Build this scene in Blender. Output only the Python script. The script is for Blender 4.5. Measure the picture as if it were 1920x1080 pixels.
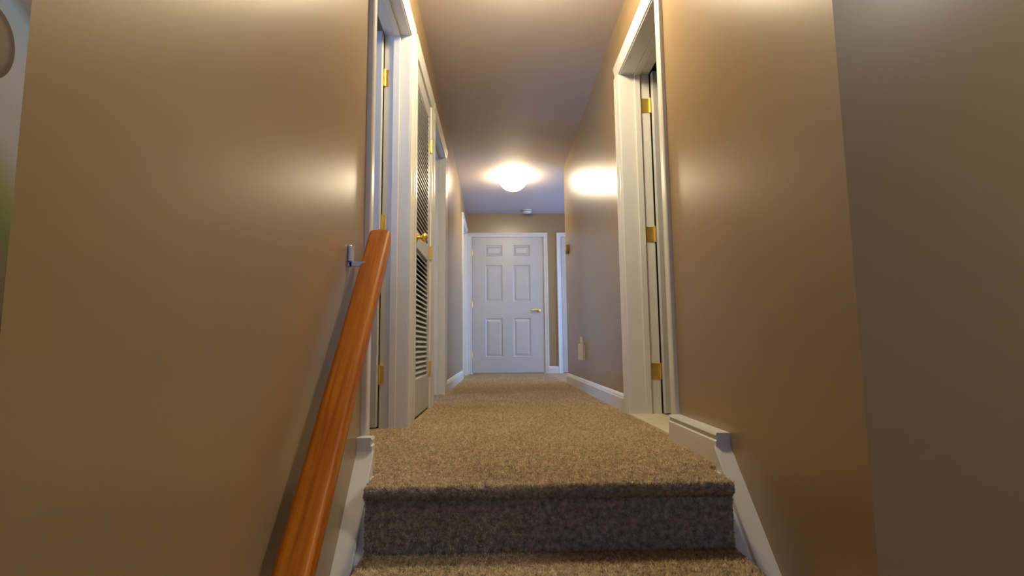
import bpy, bmesh, math, random
import numpy as np
from mathutils import Vector, Matrix
for o in list(bpy.data.objects): bpy.data.objects.remove(o)
scene = bpy.context.scene
COL = scene.collection
random.seed(7); rng = np.random.default_rng(7)

# ------------------------------------------------------------------ camera
F_PX, YAW, PITCH, ROLL, CAM_Z = 1000.0, 1.543, 6.319, 0.010, 0.39   # upper floor is z = 0
cam = bpy.data.cameras.new('camera')
cam.sensor_fit = 'HORIZONTAL'; cam.sensor_width = 36.0
cam.lens = 36.0*F_PX/1920.0
cam.clip_start = 0.01
cam_o = bpy.data.objects.new('camera', cam); COL.objects.link(cam_o)
ps, pt = math.radians(YAW), math.radians(PITCH)
Rv = Vector((math.cos(ps), -math.sin(ps), 0))
Fv = Vector((math.sin(ps)*math.cos(pt), math.cos(ps)*math.cos(pt), math.sin(pt)))
Uv = Rv.cross(Fv)
c_, s_ = math.cos(ROLL), math.sin(ROLL)
R2 = Rv*c_ - Uv*s_ ; U2 = Rv*s_ + Uv*c_
cam_o.matrix_world = Matrix(((R2.x, U2.x, -Fv.x, 0), (R2.y, U2.y, -Fv.y, 0), (R2.z, U2.z, -Fv.z, CAM_Z), (0, 0, 0, 1)))
scene.camera = cam_o

# ------------------------------------------------------------------ daylight, portals, exposure
SKY_COL, SKY_STR = (0.27, 0.46, 1.0), 12.0
world = bpy.data.worlds.new('world'); scene.world = world; world.use_nodes = True
bg = world.node_tree.nodes['Background']
bg.inputs['Color'].default_value = (*SKY_COL, 1); bg.inputs['Strength'].default_value = SKY_STR
LAMP_FAR, LAMP_NEAR, FILL_FOYER = 60.0, 108.0, 92.0  # the foyer value drives an added fill lamp out of view
LAMP_COL = (1.0, 0.84, 0.56)
vs = scene.view_settings
vs.view_transform = 'Standard'; vs.look = 'None'; vs.gamma = 1.0; vs.use_curve_mapping = False
vs.exposure = 0.0
def portal(name, loc, size, normal):
    l = bpy.data.lights.new(name, 'AREA'); l.shape = 'RECTANGLE'; l.size, l.size_y = size
    l.cycles.is_portal = True
    o = bpy.data.objects.new(name, l); COL.objects.link(o); o.location = loc
    o.rotation_euler = Vector(normal).to_track_quat('-Z', 'Z').to_euler()
    return o

# ------------------------------------------------------------------ materials
def mat(name):
    m = bpy.data.materials.new(name); m.use_nodes = True
    nt = m.node_tree; b = nt.nodes['Principled BSDF']
    return m, nt, b
def simple(name, col, rough=0.5, metal=0.0, var=0.06, scale=12.0, bump=0.0, bscale=200.0, spec=0.5):
    m, nt, b = mat(name); N, L = nt.nodes, nt.links
    tc = N.new('ShaderNodeTexCoord'); no = N.new('ShaderNodeTexNoise'); no.inputs['Scale'].default_value = scale
    no.inputs['Detail'].default_value = 3
    L.new(tc.outputs['Object'], no.inputs['Vector'])
    rp = N.new('ShaderNodeValToRGB')
    rp.color_ramp.elements[0].position = 0.3; rp.color_ramp.elements[1].position = 0.7
    rp.color_ramp.elements[0].color = (*[c*(1-var) for c in col], 1); rp.color_ramp.elements[1].color = (*[min(1, c*(1+var)) for c in col], 1)
    L.new(no.outputs['Fac'], rp.inputs['Fac']); L.new(rp.outputs['Color'], b.inputs['Base Color'])
    b.inputs['Roughness'].default_value = rough; b.inputs['Metallic'].default_value = metal
    b.inputs['Specular IOR Level'].default_value = spec
    if bump:
        n2 = N.new('ShaderNodeTexNoise'); n2.inputs['Scale'].default_value = bscale; n2.inputs['Detail'].default_value = 2
        L.new(tc.outputs['Object'], n2.inputs['Vector'])
        bp = N.new('ShaderNodeBump'); bp.inputs['Strength'].default_value = bump; bp.inputs['Distance'].default_value = 0.002
        L.new(n2.outputs['Fac'], bp.inputs['Height']); L.new(bp.outputs['Normal'], b.inputs['Normal'])
    return m
M = {}
M['wall'] = simple('tan_wall_paint', (0.290, 0.200, 0.097), 0.30, var=0.02, scale=3, bump=0.05, bscale=260, spec=0.8)
M['ceiling'] = simple('ceiling_paint', (0.56, 0.495, 0.475), 0.7, var=0.02, scale=3, bump=0.08, bscale=150)
M['trim'] = simple('white_trim_paint', (0.66, 0.65, 0.60), 0.30, var=0.02, scale=6)
M['door'] = simple('white_door_paint', (0.49, 0.49, 0.46), 0.36, var=0.02, scale=6)
M['brass'] = simple('polished_brass', (0.88, 0.62, 0.16), 0.42, 1.0, var=0.06, scale=40)
M['steel'] = simple('brushed_grey_metal', (0.55, 0.55, 0.58), 0.4, 0.6, var=0.05, scale=60)
M['plastic'] = simple('ivory_plastic', (0.62, 0.56, 0.42), 0.4, var=0.02, scale=30)
M['white_plastic'] = simple('white_plastic', (0.72, 0.72, 0.70), 0.4, var=0.02, scale=30)
M['tan_plastic'] = simple('tan_plastic', (0.25, 0.17, 0.08), 0.45, var=0.05, scale=30)
M['dark'] = simple('dark_slot', (0.02, 0.02, 0.02), 0.6)
M['vinyl'] = simple('cream_vinyl_floor', (0.62, 0.58, 0.42), 0.35, var=0.08, scale=9)
def glass_mat():
    m, nt, b = mat('window_glass'); N, L = nt.nodes, nt.links
    tr = N.new('ShaderNodeBsdfTransparent'); tr.inputs['Color'].default_value = (0.94, 0.97, 0.98, 1)
    gl = N.new('ShaderNodeBsdfGlossy'); gl.inputs['Roughness'].default_value = 0.02
    mx = N.new('ShaderNodeMixShader'); mx.inputs['Fac'].default_value = 0.06
    L.new(tr.outputs[0], mx.inputs[1]); L.new(gl.outputs[0], mx.inputs[2]); L.new(mx.outputs[0], N['Material Output'].inputs['Surface'])
    return m
M['glass'] = glass_mat()
def carpet_mat(name):
    m, nt, b = mat(name); N, L = nt.nodes, nt.links
    tc = N.new('ShaderNodeTexCoord'); n1 = N.new('ShaderNodeTexNoise'); n1.inputs['Scale'].default_value = 62; n1.inputs['Detail'].default_value = 4; n1.inputs['Roughness'].default_value = 0.75
    n2 = N.new('ShaderNodeTexNoise'); n2.inputs['Scale'].default_value = 5; n2.inputs['Detail'].default_value = 2
    L.new(tc.outputs['Object'], n1.inputs['Vector']); L.new(tc.outputs['Object'], n2.inputs['Vector'])
    rp = N.new('ShaderNodeValToRGB'); e = rp.color_ramp.elements
    e[0].position, e[0].color = 0.32, (0.19, 0.135, 0.075, 1)
    e[1].position, e[1].color = 0.68, (0.70, 0.54, 0.34, 1)
    x = e.new(0.5); x.color = (0.42, 0.315, 0.19, 1)
    L.new(n1.outputs['Fac'], rp.inputs['Fac'])
    mx = N.new('ShaderNodeMixRGB'); mx.blend_type = 'MULTIPLY'; mx.inputs['Fac'].default_value = 0.35
    r2 = N.new('ShaderNodeValToRGB'); r2.color_ramp.elements[0].position = 0.35; r2.color_ramp.elements[1].position = 0.65
    r2.color_ramp.elements[0].color = (0.72, 0.70, 0.66, 1)
    L.new(n2.outputs['Fac'], r2.inputs['Fac'])
    L.new(rp.outputs['Color'], mx.inputs['Color1']); L.new(r2.outputs['Color'], mx.inputs['Color2'])
    L.new(mx.outputs['Color'], b.inputs['Base Color'])
    b.inputs['Roughness'].default_value = 0.95; b.inputs['Specular IOR Level'].default_value = 0.1
    bp = N.new('ShaderNodeBump'); bp.inputs['Strength'].default_value = 0.8; bp.inputs['Distance'].default_value = 0.006
    L.new(n1.outputs['Fac'], bp.inputs['Height']); L.new(bp.outputs['Normal'], b.inputs['Normal'])
    return m
M['carpet'] = carpet_mat('beige_speckled_carpet')
def wood_mat():
    m, nt, b = mat('orange_oak_wood'); N, L = nt.nodes, nt.links
    tc = N.new('ShaderNodeTexCoord'); mp = N.new('ShaderNodeMapping'); mp.inputs['Scale'].default_value = (22, 1.0, 22)
    m0 = N.new('ShaderNodeMapping'); m0.inputs['Rotation'].default_value = (-math.atan(1.145), 0, 0)
    L.new(tc.outputs['Object'], m0.inputs['Vector']); L.new(m0.outputs['Vector'], mp.inputs['Vector'])
    n1 = N.new('ShaderNodeTexNoise'); n1.inputs['Scale'].default_value = 3.0; n1.inputs['Detail'].default_value = 5; n1.inputs['Distortion'].default_value = 0.6
    L.new(mp.outputs['Vector'], n1.inputs['Vector'])
    rp = N.new('ShaderNodeValToRGB'); e = rp.color_ramp.elements
    e[0].position, e[0].color = 0.30, (0.31, 0.075, 0.003, 1)
    e[1].position, e[1].color = 0.70, (0.52, 0.170, 0.006, 1)
    L.new(n1.outputs['Fac'], rp.inputs['Fac']); L.new(rp.outputs['Color'], b.inputs['Base Color'])
    b.inputs['Roughness'].default_value = 0.42; b.inputs['Specular IOR Level'].default_value = 0.3
    return m
M['wood'] = wood_mat()
def emit_mat(name, col, strength):
    m, nt, b = mat(name)
    b.inputs['Base Color'].default_value = (0.9, 0.88, 0.8, 1); b.inputs['Roughness'].default_value = 0.3
    b.inputs['Emission Color'].default_value = (*col, 1); b.inputs['Emission Strength'].default_value = strength
    return m

# ------------------------------------------------------------------ helpers
ORG = {}
def link_mesh(name, bm, m, parent=None, smooth=False):
    """one mesh object; vertices are given in world space"""
    org = ORG.get(parent.name, Vector((0, 0, 0))) if parent else Vector((0, 0, 0))
    bmesh.ops.recalc_face_normals(bm, faces=bm.faces)
    me = bpy.data.meshes.new(name)
    if parent: bmesh.ops.translate(bm, verts=bm.verts, vec=-org)
    bm.to_mesh(me); bm.free()
    if smooth:
        for p in me.polygons: p.use_smooth = True
    me.materials.append(m if not isinstance(m, str) else M[m])
    o = bpy.data.objects.new(name, me); COL.objects.link(o)
    if parent: o.parent = parent
    ORG[o.name] = org
    return o
def tag(o, label=None, cat=None, group=None, kind=None):
    if label: o['label'] = label
    if cat: o['category'] = cat
    if group: o['group'] = group
    if kind: o['kind'] = kind
    return o
def root(name, loc, label, cat, kind=None, group=None):
    o = bpy.data.objects.new(name, None); COL.objects.link(o); o.location = loc
    o.empty_display_size = 0.1
    ORG[o.name] = Vector(loc)
    return tag(o, label, cat, group, kind)
def addbox(bm, x0, x1, y0, y1, z0, z1, bev=0.0, seg=1):
    r = bmesh.ops.create_cube(bm, size=1.0)
    vs_ = r['verts']
    for v in vs_:
        v.co = Vector((x0 + (v.co.x+.5)*(x1-x0), y0 + (v.co.y+.5)*(y1-y0), z0 + (v.co.z+.5)*(z1-z0)))
    if bev:
        es = list({e for v in vs_ for e in v.link_edges})
        bmesh.ops.bevel(bm, geom=es, offset=bev, segments=seg, affect='EDGES', profile=0.6)
def box(name, x0, x1, y0, y1, z0, z1, m, parent=None, bev=0.0, seg=1):
    bm = bmesh.new(); addbox(bm, min(x0, x1), max(x0, x1), min(y0, y1), max(y0, y1), z0, z1, bev, seg)
    return link_mesh(name, bm, m, parent)
def boxes(name, lst, m, parent=None):
    bm = bmesh.new()
    for b in lst: addbox(bm, *b)
    return link_mesh(name, bm, m, parent)
def extrude_profile(bm, pts, axis_fn, a, b):
    """pts: 2D profile, axis_fn(p, t) -> Vector; closed prism from t=a to t=b"""
    n = len(pts)
    A = [bm.verts.new(axis_fn(p, a)) for p in pts]; B = [bm.verts.new(axis_fn(p, b)) for p in pts]
    for i in range(n):
        bm.faces.new((A[i], A[(i+1) % n], B[(i+1) % n], B[i]))
    bm.faces.new(A); bm.faces.new(list(reversed(B)))
def lathe(bm, prof, mapf, n=24):
    """prof: list of (r, h); mapf(x, y, h) -> Vector"""
    rings = []
    for r, h in prof:
        if r < 1e-6: rings.append([bm.verts.new(mapf(0, 0, h))])
        else: rings.append([bm.verts.new(mapf(r*math.cos(2*math.pi*k/n), r*math.sin(2*math.pi*k/n), h)) for k in range(n)])
    for a, b in zip(rings, rings[1:]):
        for k in range(n):
            k2 = (k+1) % n
            if len(a) == 1 and len(b) == 1: continue
            if len(a) == 1: bm.faces.new((a[0], b[k2], b[k]))
            elif len(b) == 1: bm.faces.new((a[k], a[k2], b[0]))
            else: bm.faces.new((a[k], a[k2], b[k2], b[k]))

# ------------------------------------------------------------------ dimensions
XL, XR = -0.455, 0.755          # hall wall faces
TH = 0.13                       # wall thickness
TR = 0.175                      # right wall is thicker
YE = 7.92                       # end wall face
YC = 1.10                       # outside corner of the right wall
YR = 5.82                       # far end of the right wall
H = 2.40                        # ceiling
NOSE = 1.55; RISE = 0.186; RUN = 0.18; NST = 6
LOW = -RISE*NST
HD = 2.04                       # door head
# openings (near, far)
D1 = (1.90, 2.68); D2 = (2.90, 3.54); D3 = (3.74, 4.52); D4 = (6.86, 7.66)
DR = (2.34, 3.08)
DE = (-0.385, 0.690)            # end door, along x
DF = (0.955, 1.80)               # second end-wall door, along x
BX0, BX1, BY0, BY1 = -3.3, 3.3, -3.2, 8.2

# ------------------------------------------------------------------ shell
def wall_y(name, x0, x1, y0, y1, z0, z1, ops, label):
    """wall running along y with door openings (a, b, head)"""
    bm = bmesh.new(); cur = y0
    for a, b, h in sorted(ops):
        addbox(bm, x0, x1, cur, a, z0, z1); addbox(bm, x0, x1, a, b, h, z1); cur = b
    addbox(bm, x0, x1, cur, y1, z0, z1)
    bmesh.ops.remove_doubles(bm, verts=bm.verts, dist=1e-5)
    o = link_mesh(name, bm, 'wall'); return tag(o, label, 'wall', kind='structure')
JT = 0.02
wl = wall_y('wall_left', XL-TH, XL, BY0, YE+TH, LOW-0.2, H, [(d[0]-JT, d[1]+JT, HD+JT) for d in (D1, D2, D3, D4)], 'long tan painted wall on the left of the stairs and hallway')
wr = wall_y('wall_right', XR, XR+TR, YC, YR, LOW-0.2, H, [(DR[0]-JT, DR[1]+JT, HD+JT)], 'glossy tan wall on the right of the stairs and hallway')
# the two walls carry the floor edge in front of the openings: fill under the thresholds
def endwall():
    bm = bmesh.new(); y0, y1 = YE, YE+TH; cur = XL
    for a, b in (DE, DF):
        addbox(bm, cur, a-JT, y0, y1, -0.2, H); addbox(bm, a-JT, b+JT, y0, y1, HD+JT, H); cur = b+JT
    addbox(bm, cur, BX1, y0, y1, -0.2, H)
    addbox(bm, XL, BX1, YE+TH, YE+TH+0.05, -0.2, H)
    return tag(link_mesh('wall_end', bm, 'wall'), 'tan wall closing the far end of the hallway', 'wall', kind='structure')
endwall()
box_ = box('wall_foyer_right', XR+TR, BX1, YC, YC+TH, LOW-0.2, H, 'wall')
tag(box_, 'dim tan wall turning away at the right edge of the photo', 'wall', kind='structure')
ce = box('ceiling', BX0, BX1, BY0, BY1+0.1, H, H+0.15, 'ceiling'); tag(ce, 'smooth off-white painted ceiling over hallway', 'ceiling', kind='structure')

OVER = 0.018                    # how far the carpeted nose stands out
# upper floor, carpet over a rounded stair nose
def nose_profile(ynose, z, yback, zbot, r=0.016):
    pts = [(yback, zbot), (yback, z)]
    cy, cz = ynose + r, z - r
    for k in range(0, 9):
        a = math.pi/2 + math.pi*k/8
        pts.append((cy + r*math.cos(a), cz + r*math.sin(a)))
    pts.append((ynose + OVER, z - 2*r - 0.004)); pts.append((ynose + OVER, zbot))
    return pts
XI0, XI1 = XL + 0.078, XR - 0.088
bm = bmesh.new()
extrude_profile(bm, nose_profile(NOSE, 0.0, 1.76, -RISE), lambda p, t: Vector((t, p[0], p[1])), XI0, XI1)
addbox(bm, XL, XR, 1.76, YE, -0.2, 0.0)
addbox(bm, XL-TH-2.6, XL-TH, 1.66, YE, -0.2, 0.0)
for dd in (D1, D2, D3, D4): addbox(bm, XL-TH, XL, dd[0]-JT, dd[1]+JT, -0.2, 0.0)
addbox(bm, XR+TR, BX1, YR-0.2, YE, -0.2, 0.0)
addbox(bm, XR, XR+TR, YR, YE, -0.2, 0.0)
fl = tag(link_mesh('floor', bm, 'carpet'), 'beige speckled carpet of upper hallway ending in the top stair nose', 'floor', kind='structure')
bathf = boxes('floor_bathroom', [(XR+TR, XR+1.9, DR[0]-1.1, DR[1]+0.7, -0.2, 0.004), (XR-0.004, XR+TR, DR[0], DR[1], -0.2, 0.004)], 'vinyl')
tag(bathf, 'cream vinyl floor showing in the right doorway', 'floor', kind='structure')
st = root('stairs', (0.15, 0.6, LOW), 'beige carpeted steps leading up to the hallway', 'stairs', 'structure')
for k in range(1, NST):
    y = NOSE - RUN*k; z = -RISE*k
    bm = bmesh.new()
    extrude_profile(bm, nose_profile(y, z, y+RUN+OVER+0.01, LOW if k > 1 else z-RISE), lambda p, t: Vector((t, p[0], p[1])), XI0, XI1)
    link_mesh('step', bm, 'carpet', st)
lf = box('floor_foyer', XL, BX1, BY0, YC+0.5, LOW-0.2, LOW, 'carpet'); tag(lf, 'carpeted lower landing at the foot of the stairs', 'floor', kind='structure')

# foyer and side-room shells with windows
def wallx(name, x0, x1, y0, y1, z0, z1, label, win=None, m='wall'):
    """a wall slab; win = (a0, a1, z0, z1) along its long axis"""
    bm = bmesh.new()
    if win is None: addbox(bm, x0, x1, y0, y1, z0, z1)
    else:
        a0, a1, w0, w1 = win
        if (y1-y0) > (x1-x0):
            addbox(bm, x0, x1, y0, a0, z0, z1); addbox(bm, x0, x1, a1, y1, z0, z1)
            addbox(bm, x0, x1, a0, a1, z0, w0); addbox(bm, x0, x1, a0, a1, w1, z1)
        else:
            addbox(bm, x0, a0, y0, y1, z0, z1); addbox(bm, a1, x1, y0, y1, z0, z1)
            addbox(bm, a0, a1, y0, y1, z0, w0); addbox(bm, a0, a1, y0, y1, w1, z1)
    return tag(link_mesh(name, bm, m), label, 'wall', kind='structure')
XO = -2.2
wallx('wall_bedroom_outer', XO-0.1, XO, 1.66, 7.0, -0.2, H, 'outer wall of the side rooms left of the hall', win=(3.8, 4.8, 0.5, 1.9))
wallx('wall_bedroom_front', XO-0.1, XL-TH, 1.56, 1.66, -0.2, H, 'partition in front of the near left room', win=(-1.65, -0.95, 1.0, 1.95))
wallx('wall_closet_near', XO, XL-TH, 2.76, 2.82, 0, H, 'partition between near left room and louvered closet')
wallx('wall_closet_far', XO, XL-TH, 3.60, 3.66, 0, H, 'partition between louvered closet and next room')
wallx('wall_closet_back', -1.25, -1.19, 2.82, 3.60, 0, H, 'back of the louvered closet')
wallx('wall_bedroom_far', XO, XL-TH, 6.6, 6.7, 0, H, 'far partition of the left bedroom')
wallx('wall_linen_back', XL-TH-0.45, XL-TH-0.40, 6.7, YE+TH, 0, H, 'back of the last left closet')
wallx('wall_bathroom_near', XR+TR, XR+1.9, DR[0]-1.1, DR[0]-1.04, 0, H, 'near wall of the bathroom')
wallx('wall_bathroom_far', XR+TR, XR+1.9, DR[1]+0.62, DR[1]+0.70, 0, H, 'far wall of the bathroom')
wallx('wall_bathroom_side', XR+1.84, XR+1.9, DR[0]-1.1, DR[1]+0.7, 0, H, 'side wall of the bathroom')
wallx('wall_alcove_near', XR+TR, BX1, YR-0.08, YR, 0, H, 'near wall of the side passage past the right wall')
wallx('wall_alcove_side', 2.0, 2.1, YR, YE, 0, H, 'outer wall of the side passage with a tall window', win=(6.0, 7.7, 0.03, 2.05))
wallx('wall_foyer_back', XL, BX1, BY0-0.1, BY0, LOW-0.2, H, 'back wall of the lower entry', win=(-0.1, 0.9, 0.6, 1.5))
wallx('wall_foyer_side', BX1, BX1+0.1, BY0, YC+TH, LOW-0.2, H, 'side wall of the lower entry')
def window(name, label, axis, pos, a0, a1, z0, z1, inward):
    """frame, mullions and panes in a wall opening"""
    mid = (a0+a1)/2
    loc = (pos, mid, z0) if axis == 'x' else (mid, pos, z0)
    w = root(name, loc, label, 'window', 'structure')
    def b(nm, p0, p1, q0, q1, d0, d1, m):
        if axis == 'x': return box(nm, pos+d0, pos+d1, p0, p1, q0, q1, m, w)
        return box(nm, p0, p1, pos+d0, pos+d1, q0, q1, m, w)
    f = 0.05
    b('frame', a0, a0+f, z0, z1, -.05, .05, 'trim'); b('frame', a1-f, a1, z0, z1, -.05, .05, 'trim')
    b('frame', a0+f, a1-f, z0, z0+f, -.05, .05, 'trim'); b('frame', a0+f, a1-f, z1-f, z1, -.05, .05, 'trim')
    zm = (z0+z1)/2
    b('mullion', a0+f, a1-f, zm-.02, zm+.02, -.03, .03, 'trim')
    for q0, q1 in ((z0+f, zm-.02), (zm+.02, z1-f)): b('pane', a0+f, a1-f, q0, q1, -.004, .002, 'glass')
    portal(name + '_portal', ((pos, mid, zm) if axis == 'x' else (mid, pos, zm)), (a1-a0, z1-z0), inward)
window('window_1', 'white framed window of the left bedroom', 'x', XO-0.05, 3.8, 4.8, 0.5, 1.9, (1, 0, 0))
window('window_2', 'tall white framed window of the side passage', 'x', 2.05, 6.0, 7.7, 0.03, 2.05, (-1, 0, 0))
window('window_3', 'white framed window beside the lower entry', 'y', BY0-0.05, -0.1, 0.9, 0.6, 1.5, (0, 1, 0))
window('window_4', 'white framed window of the near left room', 'y', 1.61, -1.65, -0.95, 1.0, 1.95, (0, 1, 0))

# ------------------------------------------------------------------ door units
class Frame:
    """u along the wall, v out of the wall into the hall, w up"""
    def __init__(s, o, u, v): s.o, s.u, s.v = Vector(o), Vector(u), Vector(v)
    def __call__(s, u, v, w): return s.o + s.u*u + s.v*v + Vector((0, 0, w))
FL = Frame((XL, 0, 0), (0, 1, 0), (1, 0, 0))
FR = Frame((XR, 0, 0), (0, 1, 0), (-1, 0, 0))
FE = Frame((0, YE, 0), (1, 0, 0), (0, -1, 0))
def lbox(name, fr, u0, u1, v0, v1, w0, w1, m, parent, bev=0.0, seg=1):
    a, b = fr(u0, v0, w0), fr(u1, v1, w1)
    return box(name, min(a.x, b.x), max(a.x, b.x), min(a.y, b.y), max(a.y, b.y), w0, w1, m, parent, bev, seg)
CW, CT = 0.085, 0.020
PROF = [(0, 0), (0, 0.009), (0.012, 0.012), (0.030, 0.012), (0.050, 0.016), (0.066, 0.020), (0.080, 0.020), (0.085, 0.016), (0.085, 0)]
def casing_v(fr, u_in, sgn, w1, parent, cw=CW):
    bm = bmesh.new(); extrude_profile(bm, PROF, lambda p, t: fr(u_in + sgn*p[0]*cw/CW, p[1], t), 0.0, w1)
    return link_mesh('casing', bm, 'trim', parent)
def casing_h(fr, u0, u1, w_in, parent, cw=CW):
    bm = bmesh.new(); extrude_profile(bm, PROF, lambda p, t: fr(t, p[1], w_in + p[0]*cw/CW), u0, u1)
    return link_mesh('head_casing', bm, 'trim', parent)
def door_frame(fr, a, b, parent, stop_v=(-0.085, -0.050), near=True, far=True, TH=TH, CW=CW):
    RV = 0.006
    if near: casing_v(fr, a-RV, -1, HD+RV, parent, CW)
    if far: casing_v(fr, b+RV, 1, HD+RV, parent, CW)
    casing_h(fr, a-RV-(CW if near else 0.0), b+RV+(CW if far else 0.0), HD+RV, parent, CW)
    lbox('jamb', fr, a-JT, a, -TH-0.002, 0.002, 0, HD+JT, 'trim', parent)
    lbox('jamb', fr, b, b+JT, -TH-0.002, 0.002, 0, HD+JT, 'trim', parent)
    lbox('head_jamb', fr, a, b, -TH-0.002, 0.002, HD, HD+JT, 'trim', parent)
    if stop_v:
        lbox('door_stop', fr, a, a+0.012, *stop_v, 0, HD, 'trim', parent, 0.002)
        lbox('door_stop', fr, b-0.012, b, *stop_v, 0, HD, 'trim', parent, 0.002)
        lbox('door_stop', fr, a+0.012, b-0.012, *stop_v, HD-0.012, HD, 'trim', parent, 0.002)
PANELS = [(0.248, 0.815), (1.063, 1.614), (1.75, 1.918)]
def six_panel(fr, a, b, v0, v1, parent, z0=0.012, z1=None, m='door'):
    """leaf of stiles and rails with six raised panels as sub-parts"""
    z1 = z1 or HD-0.004
    W = b-a; cols = [(a+.185*W, a+.425*W), (a+.575*W, a+.815*W)]
    bm = bmesh.new()
    def ab(u0, u1, w0, w1):
        p, q = fr(u0, v0, w0), fr(u1, v1, w1)
        addbox(bm, min(p.x, q.x), max(p.x, q.x), min(p.y, q.y), max(p.y, q.y), w0, w1)
    ab(a, cols[0][0], z0, z1); ab(cols[0][1], cols[1][0], z0, z1); ab(cols[1][1], b, z0, z1)
    for c0, c1 in cols:
        cur = z0
        for p0, p1 in PANELS: ab(c0, c1, cur, p0); cur = p1
        ab(c0, c1, cur, z1)
    bmesh.ops.remove_doubles(bm, verts=bm.verts, dist=1e-5)
    leaf = link_mesh('door_leaf', bm, m, parent)
    vm = (v0+v1)/2; t = abs(v1-v0)/2
    for c0, c1 in cols:
        for p0, p1 in PANELS:
            bm = bmesh.new()
            for s in (1, -1):
                # moulding slope down from the leaf face, then a raised field
                i = min(0.045, (p1-p0)*0.3)
                loops = [(0.0, t-0.001), (0.012, t-0.011), (0.020, t-0.011), (0.020+i*0.6, t-0.003)]
                rs = []
                for ins, d in loops:
                    rs.append([bm.verts.new(fr(u, vm+s*d, w)) for u, w in ((c0+ins, p0+ins), (c1-ins, p0+ins), (c1-ins, p1-ins), (c0+ins, p1-ins))])
                for A, B in zip(rs, rs[1:]):
                    for k in range(4): bm.faces.new((A[k], A[(k+1) % 4], B[(k+1) % 4], B[k]))
                bm.faces.new(rs[-1])
            link_mesh('panel', bm, m, leaf)
    return leaf
def hinge_closed(fr, u, w, parent, v=0.004):
    bm = bmesh.new()
    lathe(bm, [(0, -.045), (.0065, -.045), (.0065, .045), (0, .045)], lambda x, y, h: fr(u+x, v+0.004+y, w+h), 10)
    p, q = fr(u-0.012, v-0.004, w-.042), fr(u+0.012, v+0.001, w+.042)
    addbox(bm, min(p.x, q.x), max(p.x, q.x), min(p.y, q.y), max(p.y, q.y), w-.042, w+.042)
    return link_mesh('hinge', bm, 'brass', parent)
def lever(fr, u, w, v, du, parent):
    bm = bmesh.new()
    lathe(bm, [(0, 0), (.032, 0), (.032, .006), (.024, .011), (.011, .013), (.010, .045), (0, .045)], lambda x, y, h: fr(u+x, v+h, w+y), 20)
    prof = [(-.009, -.008), (.009, -.008), (.011, 0), (.009, .008), (-.009, .008), (-.011, 0)]
    n = 8; prev = None
    for k in range(n+1):
        t = k/n; uu = u + du*(0.135*t - 0.012); ww = w + 0.006*math.sin(t*3.0) ; vv = v+0.046 - 0.008*t*t; sc = 1.0-0.35*t
        ring = [bm.verts.new(fr(uu, vv+p[1]*sc, ww+p[0]*sc)) for p in prof]
        if prev:
            for i in range(6): bm.faces.new((prev[i], prev[(i+1) % 6], ring[(i+1) % 6], ring[i]))
        else: bm.faces.new(ring)
        prev = ring
    bm.faces.new(prev)
    return tag(link_mesh('lever_handle', bm, 'brass', parent, True), 'brass lever handle')
def knob(fr, u, w, v, parent):
    bm = bmesh.new()
    lathe(bm, [(0, 0), (.030, 0), (.030, .004), (.022, .009), (.011, .012), (.010, .028), (.020, .034), (.027, .044), (.027, .052), (.020, .060), (0, .063)], lambda x, y, h: fr(u+x, v+h, w+y), 20)
    return tag(link_mesh('door_knob', bm, 'brass', parent, True), 'round brass knob')

def open_leaf(fr, hinge_u, depth_v, width, parent, ang):
    """six panel leaf hinged at (hinge_u, depth_v), swung into the side room"""
    # local frame: u' runs from the hinge away, v' is the face that looked at the hall when closed
    # closed: u' = -u, v' = v ; open by ang
    ca, sa = math.cos(ang), math.sin(ang)
    ud = (fr.u*-ca + fr.v*-sa); vd = (fr.v*ca - fr.u*sa)
    f2 = Frame(fr(hinge_u, depth_v, 0), ud, vd)
    bm_free = None
    W = width; z0, z1 = 0.012, HD-0.004
    v0, v1 = 0.0, 0.035
    # generic (rotated) version of six_panel
    cols = [(.185*W, .425*W), (.575*W, .815*W)]
    bm = bmesh.new()
    def ab(u0, u1, w0, w1):
        vv = [bm.verts.new(f2(u, v, w)) for u in (u0, u1) for v in (v0, v1) for w in (w0, w1)]
        for q in ((0, 1, 3, 2), (4, 6, 7, 5), (0, 4, 5, 1), (2, 3, 7, 6), (0, 2, 6, 4), (1, 5, 7, 3)): bm.faces.new([vv[i] for i in q])
    ab(0.004, cols[0][0], z0, z1); ab(cols[0][1], cols[1][0], z0, z1); ab(cols[1][1], W, z0, z1)
    for c0, c1 in cols:
        cur = z0
        for p0, p1 in PANELS: ab(c0, c1, cur, p0); cur = p1
        ab(c0, c1, cur, z1)
    leaf = link_mesh('door_leaf', bm, 'door', parent)
    for c0, c1 in cols:
        for p0, p1 in PANELS:
            bm = bmesh.new()
            for s in (1, -1):
                i = min(0.045, (p1-p0)*0.3)
                rs = []
                for ins, d in [(0.0, .0165), (0.012, .007), (0.020, .007), (0.020+i*0.6, .0145)]:
                    rs.append([bm.verts.new(f2(u, .0175+s*d, w)) for u, w in ((c0+ins, p0+ins), (c1-ins, p0+ins), (c1-ins, p1-ins), (c0+ins, p1-ins))])
                for A, B in zip(rs, rs[1:]):
                    for k in range(4): bm.faces.new((A[k], A[(k+1) % 4], B[(k+1) % 4], B[k]))
                bm.faces.new(rs[-1])
            link_mesh('panel', bm, 'door', leaf)
    knob(Frame(f2(W-0.06, 0.035, 0), ud, vd), 0, 0.95, 0, leaf)
    return leaf
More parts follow.
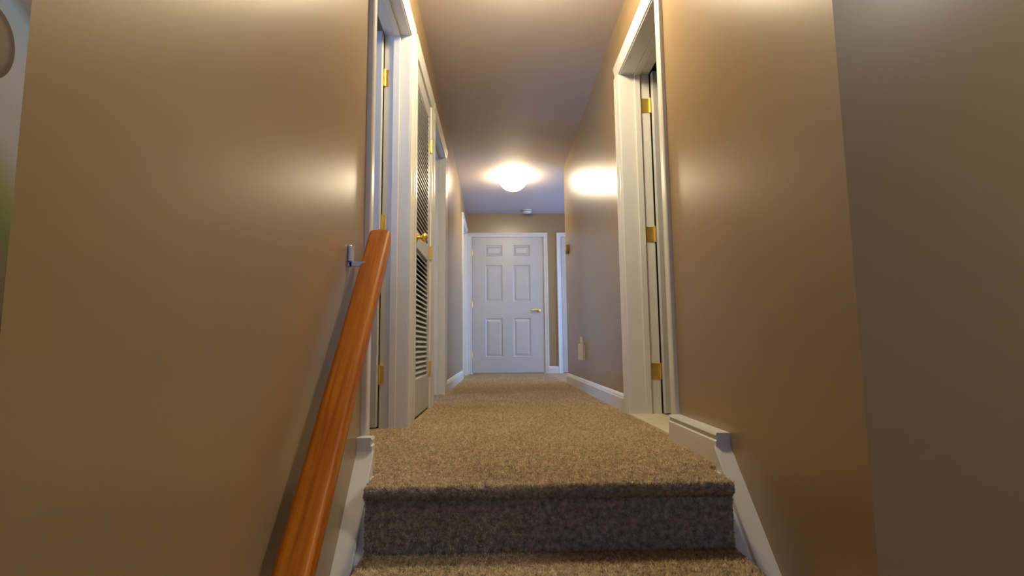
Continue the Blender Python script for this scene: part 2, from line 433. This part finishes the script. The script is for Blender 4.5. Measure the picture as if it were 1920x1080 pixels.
def hinge_open(fr, u, w, v, parent, pw=0.016):
    """leaf plate on the jamb face plus knuckle at the room side"""
    bm = bmesh.new()
    p, q = fr(u-0.003, v, 0), fr(u, v+pw, 0)
    addbox(bm, min(p.x, q.x), max(p.x, q.x), min(p.y, q.y), max(p.y, q.y), w-.045, w+.045)
    lathe(bm, [(0, -.047), (.007, -.047), (.007, .047), (0, .047)], lambda x, y, h: fr(u-0.006+x, v-0.004+y, w+h), 10)
    return link_mesh('hinge', bm, 'brass', parent)

# door_1 : near left, open into the room
d = root('door_1', (XL, D1[0], 0), 'open white panel door in the nearest doorway on the left', 'door', 'structure')
door_frame(FL, *D1, d)
open_leaf(FL, D1[1]-0.010, -TH-0.002, 0.74, d, math.radians(93))
for w in (0.26, 1.02, 1.80): hinge_open(FL, D1[1], w, -TH+0.004, d)
# door_2 : louvered closet door, closed flush
d = root('door_2', (XL, D2[0], 0), 'closed white louvered closet door with brass knob on the left', 'door', 'structure')
door_frame(FL, *D2, d, stop_v=(-0.075, -0.040))
a, b = D2[0]+0.003, D2[1]-0.003; v0, v1 = -0.034, 0.0
bm = bmesh.new()
SW = 0.075
for (u0, u1, w0, w1) in [(a, a+SW, .012, HD-.004), (b-SW, b, .012, HD-.004), (a+SW, b-SW, .012, .215), (a+SW, b-SW, .955, 1.055), (a+SW, b-SW, 1.93, HD-.004)]:
    p, q = FL(u0, v0, w0), FL(u1, v1, w1); addbox(bm, min(p.x, q.x), max(p.x, q.x), min(p.y, q.y), max(p.y, q.y), w0, w1, 0.002)
leaf = link_mesh('door_leaf', bm, 'door', d)
sm = None; SP = 0.029
for (w0, w1) in ((.215, .955), (1.055, 1.93)):
    n = int((w1-w0)/SP)
    for k in range(n):
        w = w0 + (k+.5)*(w1-w0)/n
        if sm is None:
            bm = bmesh.new(); L2 = (b-a)/2 - SW
            # louvre: top edge at the back, bottom edge towards the hall
            pr = [(-.017, .016), (-.014, .019), (.016, -.012), (.016, -.016), (.013, -.018), (-.017, .012)]
            extrude_profile(bm, pr, lambda p, t: Vector((p[0], t, p[1])), -L2, L2)
            bmesh.ops.recalc_face_normals(bm, faces=bm.faces)
            sm = bpy.data.meshes.new('slat'); bm.to_mesh(sm); bm.free(); sm.materials.append(M['door'])
        o = bpy.data.objects.new('slat', sm); COL.objects.link(o); o.parent = leaf
        o.location = FL((a+b)/2, -0.017, w) - ORG[leaf.name]
for w in (0.26, 1.02, 1.76): hinge_closed(FL, D2[1]+0.002, w, d)
knob(FL, D2[0]+0.05, 1.005, 0.0, d)
# door_3 : open doorway into the left bedroom
d = root('door_3', (XL, D3[0], 0), 'open white doorway past the louvered door on the left', 'door', 'structure')
door_frame(FL, *D3, d)
open_leaf(Frame((XL, 0, 0), (0, -1, 0), (1, 0, 0)), -(D3[0]+0.010), -TH-0.002, 0.74, d, math.radians(92))
for w in (0.26, 1.02, 1.80): hinge_open(Frame((XL, 0, 0), (0, -1, 0), (1, 0, 0)), -D3[0], w, -TH+0.004, d)
# door_4 : closed, last on the left
d = root('door_4', (XL, D4[0], 0), 'white closed door last on the left beside end wall', 'door', 'structure')
door_frame(FL, *D4, d, stop_v=(-0.05, -0.015))
six_panel(FL, D4[0]+.003, D4[1]-.003, -0.088, -0.053, d)
knob(FL, D4[0]+.07, 0.95, -0.053, d)
# door_5 : end of the hallway
d = root('door_5', ((DE[0]+DE[1])/2, YE, 0), 'closed white six-panel door with brass lever at the hallway end', 'door', 'structure')
door_frame(FE, *DE, d, stop_v=(-0.075, -0.045), CW=0.058)
six_panel(FE, DE[0]+.004, DE[1]-.004, -0.040, -0.004, d, z0=0.018)
for w in (0.28, 1.03, 1.80): hinge_closed(FE, DE[0]+0.001, w, d, v=-0.002)
lever(FE, DE[1]-0.085, 0.93, -0.004, -1, d)
# door_6 : second door on the end wall
d = root('door_6', ((DF[0]+DF[1])/2, YE, 0), 'white door casing on end wall half hidden by right wall corner', 'door', 'structure')
door_frame(FE, *DF, d, stop_v=(-0.075, -0.045), CW=0.058)
six_panel(FE, DF[0]+.004, DF[1]-.004, -0.040, -0.004, d)
knob(FE, DF[1]-.07, 0.95, -0.004, d)
# door_7 : right, open into the bathroom
d = root('door_7', (XR, DR[0], 0), 'open white door with brass hinges in the right doorway', 'door', 'structure')
door_frame(FR, *DR, d, stop_v=(-0.120, -0.085), TH=TR)
open_leaf(FR, DR[1]-0.014, -TR-0.004, 0.70, d, math.radians(95))
for w in (0.245, 1.045, 1.84): hinge_open(FR, DR[1], w, -TR+0.002, d, 0.052)

# ------------------------------------------------------------------ baseboards and skirts
BB = 0.105
BPROF = [(0, 0), (0.018, 0), (0.018, BB-0.028), (0.014, BB-0.020), (0.012, BB-0.012), (0.006, BB-0.004), (0, BB)]
def baseboard(fr, u0, u1, name, label, prof=BPROF):
    bm = bmesh.new(); extrude_profile(bm, prof, lambda p, t: fr(t, p[0], p[1]), u0, u1)
    return tag(link_mesh(name, bm, 'trim'), label, 'baseboard', kind='structure')
baseboard(FL, D3[1]+.006+CW, D4[0]-.006-CW, 'baseboard_left', 'white baseboard along the far left wall')
baseboard(FR, DR[1]+.006+CW, YR, 'baseboard_right', 'white baseboard along right wall past the doorway')
baseboard(FE, DE[1]+.006+.058, DF[0]-.006-.058, 'baseboard_end', 'short white baseboard between the two doors on end wall')
T2 = 0.048
WPROF = [(0, 0), (T2, 0), (T2, BB-0.028), (T2-0.005, BB-0.023), (T2-0.005, BB-0.012), (T2, BB-0.008), (T2-0.004, BB), (0, BB)]
BE = 1.765
def skirt(fr, far, sl, inner, name, label):
    """level cap piece at the landing and raked board down the stairs"""
    r = root(name, fr(BE, 0, 0), label, 'trim', 'structure')
    bm = bmesh.new(); extrude_profile(bm, WPROF, lambda p, t: fr(t, p[0], p[1]), BE, far)
    link_mesh('landing_baseboard', bm, 'trim', r)
    bm = bmesh.new(); zt = 0.062; T = 0.054
    sec = [(0, 0), (T-0.003, 0), (T, -0.004), (T, -0.34), (0, -0.34)]
    ends = []
    for y in (BE+0.004, 0.80):
        ends.append([bm.verts.new(fr(y, v, zt + sl*(y-BE) + dz)) for v, dz in sec])
    n = len(sec)
    for i in range(n): bm.faces.new((ends[0][i], ends[0][(i+1) % n], ends[1][(i+1) % n], ends[1][i]))
    bm.faces.new(ends[0]); bm.faces.new(list(reversed(ends[1])))
    link_mesh('raked_skirt', bm, 'trim', r)
    bm = bmesh.new(); rk = lambda y: zt + sl*(y-BE) - 0.030
    yk = BE + (0.030 - zt - 0.012)/sl
    extrude_profile(bm, [(BE, -0.30), (BE, -0.012), (yk, -0.012), (0.80, rk(0.80)), (0.80, rk(0.80)-0.25)], lambda p, t: fr(p[0], t, p[1]), T-0.001, inner)
    link_mesh('inner_stringer', bm, 'trim', r)
    return r
skirt(FL, D1[0]-.006-CW, 1.12, 0.078, 'trim_1', 'white raked stair skirt under the handrail on the left')
skirt(FR, DR[0]-.006-CW, 1.03, 0.088, 'trim_2', 'white raked stair skirt and thick baseboard on the right')

# ------------------------------------------------------------------ handrail
def rail():
    r = root('handrail', (XL+0.07, 0.9, CAM_Z-0.55), 'orange stained wooden handrail sloping up the left wall', 'handrail')
    xc = XL + 0.070; W = 0.036
    sl = 1.145; y1 = 1.730; y0 = 0.15
    zt = lambda y: CAM_Z + 0.375 + sl*(y-1.72)
    cs = 1/math.hypot(1, sl); sn = sl*cs
    # section in (x, n): n normal to the slope, 0 at the top
    sec = [(-W*0.86, -0.052), (-W, -0.040), (-W, -0.014)]
    for k in range(1, 6): sec.append((-W+0.014-0.014*math.cos(math.pi/2*k/6), -0.014+0.014*math.sin(math.pi/2*k/6)))
    sec.append((-W+0.014, 0.0)); sec.append((0.0, 0.0015))
    sec += [(-p[0], p[1]) for p in reversed(sec[:-1])]
    bm = bmesh.new(); rings = []
    n = 24
    for k in range(n+1):
        y = y0 + (y1-y0)*k/n
        ring = []
        for sx, nn in sec:
            # plumb cut: shift along the slope so that each section lies in a vertical plane
            ring.append(bm.verts.new((xc+sx, y, zt(y) + nn/cs)))
        if rings:
            A = rings[-1]
            for i in range(len(sec)): bm.faces.new((A[i], A[(i+1) % len(sec)], ring[(i+1) % len(sec)], ring[i]))
        else: bm.faces.new(ring)
        rings.append(ring)
    bm.faces.new(rings[-1])
    o = link_mesh('rail', bm, 'wood', r, True)
    o.data.set_sharp_from_angle(angle=math.radians(40))
    for y in (1.625, 0.95, 0.35):
        z = zt(y) + 0.022
        bm = bmesh.new()
        addbox(bm, XL, XL+0.012, y-0.016, y+0.016, z-0.026, z+0.026, 0.003)
        addbox(bm, XL+0.004, xc-0.02, y-0.006, y+0.006, zt(y)-0.016, zt(y)-0.002)
        addbox(bm, XL, XL+0.010, y-0.006, y+0.006, zt(y)-0.016, z-0.02)
        tag(link_mesh('wall_bracket', bm, 'steel', r), 'small pale metal bracket plate')
rail()

# ------------------------------------------------------------------ ceiling lamps
def ceiling_lamp(x, y, strength, label, col=LAMP_COL, R=0.165, dep=0.145):
    r = root('ceiling_lamp', (x, y, H), label, 'ceiling lamp', group='flush dome lamps on the hall ceiling')
    em = emit_mat('glowing_lamp_glass', col, strength)
    bm = bmesh.new()
    lathe(bm, [(0, H-.001), (R*0.80, H-.001), (R*0.84, H-.012), (R*0.80, H-.028), (0, H-.028)], lambda px, py, h: Vector((x+px, y+py, h)), 32)
    link_mesh('base_pan', bm, 'white_plastic', r, True)
    bm = bmesh.new()
    prof = [(R*0.78, H-.028), (R*1.0, H-.034)] + [(R*math.cos(a), H-.036-dep*math.sin(a)) for a in [math.pi/2*k/10 for k in range(0, 10)]] + [(0, H-.036-dep)]
    lathe(bm, prof, lambda px, py, h: Vector((x+px, y+py, h)), 32)
    tag(link_mesh('glass_dome', bm, em, r, True), 'glowing white glass dome')
    bm = bmesh.new(); zb = H-.036-dep
    lathe(bm, [(0, zb+.002), (.012, zb+.002), (.012, zb-.006), (.006, zb-.012), (.009, zb-.020), (0, zb-.028)], lambda px, py, h: Vector((x+px, y+py, h)), 14)
    link_mesh('finial', bm, 'brass', r, True)
ceiling_lamp(0.190, 6.12, LAMP_FAR, 'glowing dome lamp on the ceiling near the hallway end')
ceiling_lamp(0.15, 2.40, LAMP_NEAR, 'dome lamp on ceiling above the top of the stairs')
ceiling_lamp(2.05, 0.25, FILL_FOYER, 'added unseen fill lamp on ceiling over the lower entry', (1.0, 0.97, 0.91))  # unseen lamp, added to brighten the foyer wall and lower left wall

# ------------------------------------------------------------------ small things
bm = bmesh.new(); x, y = 0.440, 7.70
lathe(bm, [(0, H), (.072, H), (.075, H-.012), (.068, H-.030), (.058, H-.042), (.030, H-.046), (0, H-.046)], lambda px, py, h: Vector((x+px, y+py, h)), 28)
sd = root('smoke_detector', (x, y, H), 'round white smoke detector on ceiling before end door', 'smoke detector')
link_mesh('housing', bm, 'white_plastic', sd, True)
bm = bmesh.new(); lathe(bm, [(.069, H-.020), (.0745, H-.020), (.0735, H-.027), (.068, H-.027)], lambda px, py, h: Vector((x+px, y+py, h)), 28)
link_mesh('vent_ring', bm, 'dark', sd)
# thermostat near the far end of the right wall
th = root('thermostat', (XR, 5.58, 1.38), 'small tan thermostat at the far end of right wall', 'thermostat')
lbox('body', FR, 5.53, 5.63, 0, 0.028, 1.375, 1.462, 'tan_plastic', th, 0.006, 2)
lbox('dial', FR, 5.555, 5.605, 0.028, 0.034, 1.40, 1.44, 'brass', th, 0.002)
# wall outlet with a plug-in freshener
ot = root('wall_outlet', (XR, 4.70, 0.30), 'ivory wall outlet plate low on the right wall', 'outlet')
lbox('cover_plate', FR, 4.655, 4.745, 0, 0.006, 0.27, 0.40, 'plastic', ot, 0.002)
lbox('socket', FR, 4.682, 4.718, 0.006, 0.008, 0.285, 0.32, 'plastic', ot, 0.002)
fz = root('plug_in_freshener', (XR, 4.70, 0.27), 'pale plug-in air freshener in the outlet on right wall', 'air freshener')
lbox('body', FR, 4.665, 4.735, 0.009, 0.050, 0.265, 0.415, 'plastic', fz, 0.010, 3)
lbox('cap', FR, 4.680, 4.705, 0.014, 0.036, 0.416, 0.475, 'plastic', fz, 0.006, 2)

# canvas on the left wall beside the stairs
def canvas_mat():
    m, nt, b = mat('painted_canvas'); N, L = nt.nodes, nt.links
    tc = N.new('ShaderNodeTexCoord'); sp = N.new('ShaderNodeSeparateXYZ')
    no = N.new('ShaderNodeTexNoise'); no.inputs['Scale'].default_value = 9; no.inputs['Detail'].default_value = 3
    L.new(tc.outputs['Object'], no.inputs['Vector']); L.new(tc.outputs['Object'], sp.inputs[0])
    def math_(op, a, b2=None, c=None):
        n = N.new('ShaderNodeMath'); n.operation = op
        for i, q in enumerate((a, b2, c)):
            if q is None: continue
            if isinstance(q, (int, float)): n.inputs[i].default_value = q
            else: L.new(q, n.inputs[i])
        return n.outputs[0]
    z = sp.outputs['Z']; yy = sp.outputs['Y']
    nz = math_('MULTIPLY', math_('SUBTRACT', no.outputs['Fac'], 0.5), 0.02)
    t = math_('DIVIDE', math_('ADD', math_('ADD', z, nz), math_('MULTIPLY', math_('SUBTRACT', yy, 0.675), 0.7)), 0.70)
    rp = N.new('ShaderNodeValToRGB'); e = rp.color_ramp.elements
    e[0].position, e[0].color = 0.0, (0.012, 0.008, 0.006, 1)
    e[1].position, e[1].color = 1.0, (0.35, 0.38, 0.42, 1)
    for p, c in [(0.05, (0.012, 0.008, 0.006)), (0.075, (0.13, 0.10, 0.05)), (0.13, (0.13, 0.10, 0.045)), (0.17, (0.12, 0.14, 0.03)), (0.22, (0.22, 0.22, 0.05)),
                 (0.27, (0.36, 0.36, 0.34)), (0.36, (0.42, 0.40, 0.42)), (0.42, (0.30, 0.38, 0.48)), (0.445, (0.22, 0.36, 0.50)), (0.465, (0.12, 0.13, 0.17)), (0.49, (0.14, 0.12, 0.13)), (0.52, (0.36, 0.37, 0.40)), (0.75, (0.42, 0.45, 0.5))]:
        x_ = e.new(p); x_.color = (*c, 1)
    # round brown bloom in front of the sky
    arc = math_('ABSOLUTE', math_('SUBTRACT', yy, 0.0))
    L.new(t, rp.inputs['Fac'])
    dy = math_('DIVIDE', math_('SUBTRACT', yy, 0.677), 0.024); dz = math_('DIVIDE', math_('SUBTRACT', z, 0.2535), 0.033)
    rr = math_('ADD', math_('MULTIPLY', dy, dy), math_('MULTIPLY', dz, dz))
    r2 = N.new('ShaderNodeValToRGB'); q = r2.color_ramp.elements
    q[0].position, q[0].color = 0.5, (0.17, 0.12, 0.06, 1); q[1].position, q[1].color = 0.75, (0.065, 0.028, 0.012, 1)
    L.new(rr, r2.inputs['Fac'])
    mx = N.new('ShaderNodeMixRGB'); L.new(math_('LESS_THAN', rr, 1.0), mx.inputs['Fac'])
    L.new(rp.outputs['Color'], mx.inputs['Color1']); L.new(r2.outputs['Color'], mx.inputs['Color2'])
    L.new(mx.outputs['Color'], b.inputs['Base Color']); b.inputs['Roughness'].default_value = 0.6
    return m
M['canvas'] = canvas_mat()
pc = root('canvas_painting', (XL, -0.24, CAM_Z+0.01), 'unframed canvas painting of pale sky and green stems at left photo edge', 'painting')
box('canvas', XL+0.002, XL+0.026, -0.24, 0.4745, CAM_Z+0.01, CAM_Z+0.70, 'canvas', pc, 0.002)

# ------------------------------------------------------------------ carpet pile (uncountable)
def tufts(name, P, Nrm, parent, h, w, label):
    """P (n,3) base points, Nrm (n,3) normals : three sided spikes, one mesh"""
    n = len(P)
    a = rng.normal(size=(n, 3)); a -= (a*Nrm).sum(1, keepdims=True)*Nrm; a /= np.linalg.norm(a, axis=1, keepdims=True)
    b = np.cross(Nrm, a)
    ww = w*(0.7+0.6*rng.random((n, 1))); hh = h*(0.6+0.7*rng.random((n, 1)))
    lean = rng.normal(size=(n, 3))*h*0.35
    V = np.empty((n, 4, 3))
    for k in range(3):
        t = 2*math.pi*k/3; V[:, k] = P + (a*math.cos(t)+b*math.sin(t))*ww - Nrm*0.002
    V[:, 3] = P + Nrm*hh + lean
    base = (np.arange(n)*4)[:, None]
    T = np.concatenate([base+np.array([[0, 1, 3]]), base+np.array([[1, 2, 3]]), base+np.array([[2, 0, 3]])], axis=1).reshape(-1)
    me = bpy.data.meshes.new(name)
    me.vertices.add(n*4); me.vertices.foreach_set('co', V.reshape(-1))
    me.loops.add(len(T)); me.loops.foreach_set('vertex_index', T.astype(np.int32))
    me.polygons.add(n*3); me.polygons.foreach_set('loop_start', np.arange(0, n*9, 3, dtype=np.int32))
    me.update(); me.validate()
    me.materials.append(M['carpet'])
    o = bpy.data.objects.new(name, me); COL.objects.link(o); o.parent = parent
    if parent.name in ORG: o.location = -ORG[parent.name]
    return tag(o, label, None, None, 'stuff')
def scatter(n, x0, x1, y0, y1, z):
    P = np.column_stack([rng.uniform(x0, x1, n), rng.uniform(y0, y1, n), np.full(n, z)])
    return P, np.tile([0, 0, 1.0], (n, 1))
n = 180000; uu = rng.random(n)
yy = 1.0/((1-uu)/(NOSE+0.022) + uu/7.85)          # density falls with the square of the distance
xx = rng.uniform(XL-0.3, XR-.02, n)
keep = ((yy > 1.76) & (xx > XL+.02)) | ((xx > XI0) & (xx < XI1))
for da, db in (D1, D3): keep |= (xx <= XL+.02) & (yy > da+.02) & (yy < db-.02)
parts = [(np.column_stack([xx, yy, np.zeros(n)])[keep], np.tile([0, 0, 1.0], (int(keep.sum()), 1)))]
# around the nose
n = 9000; ang = rng.uniform(math.pi/2, math.pi*1.5, n); xx = rng.uniform(XI0, XI1, n)
Nn = np.column_stack([np.zeros(n), np.cos(ang), np.sin(ang)])
parts.append((np.column_stack([xx, NOSE+.016+.016*np.cos(ang), -.016+.016*np.sin(ang)]), Nn))
n = 15000
parts.append((np.column_stack([rng.uniform(XI0, XI1, n), np.full(n, NOSE+OVER), rng.uniform(-RISE, -0.034, n)]), np.tile([0, -1.0, 0], (n, 1))))
tufts('carpet_pile', np.concatenate([p[0] for p in parts]), np.concatenate([p[1] for p in parts]), fl, 0.006, 0.0040, 'short beige carpet pile')
P, Nn = scatter(14000, XI0, XI1, NOSE-RUN+0.02, NOSE+OVER, -RISE)
tufts('carpet_pile', P, Nn, st, 0.006, 0.0040, 'short beige carpet pile')
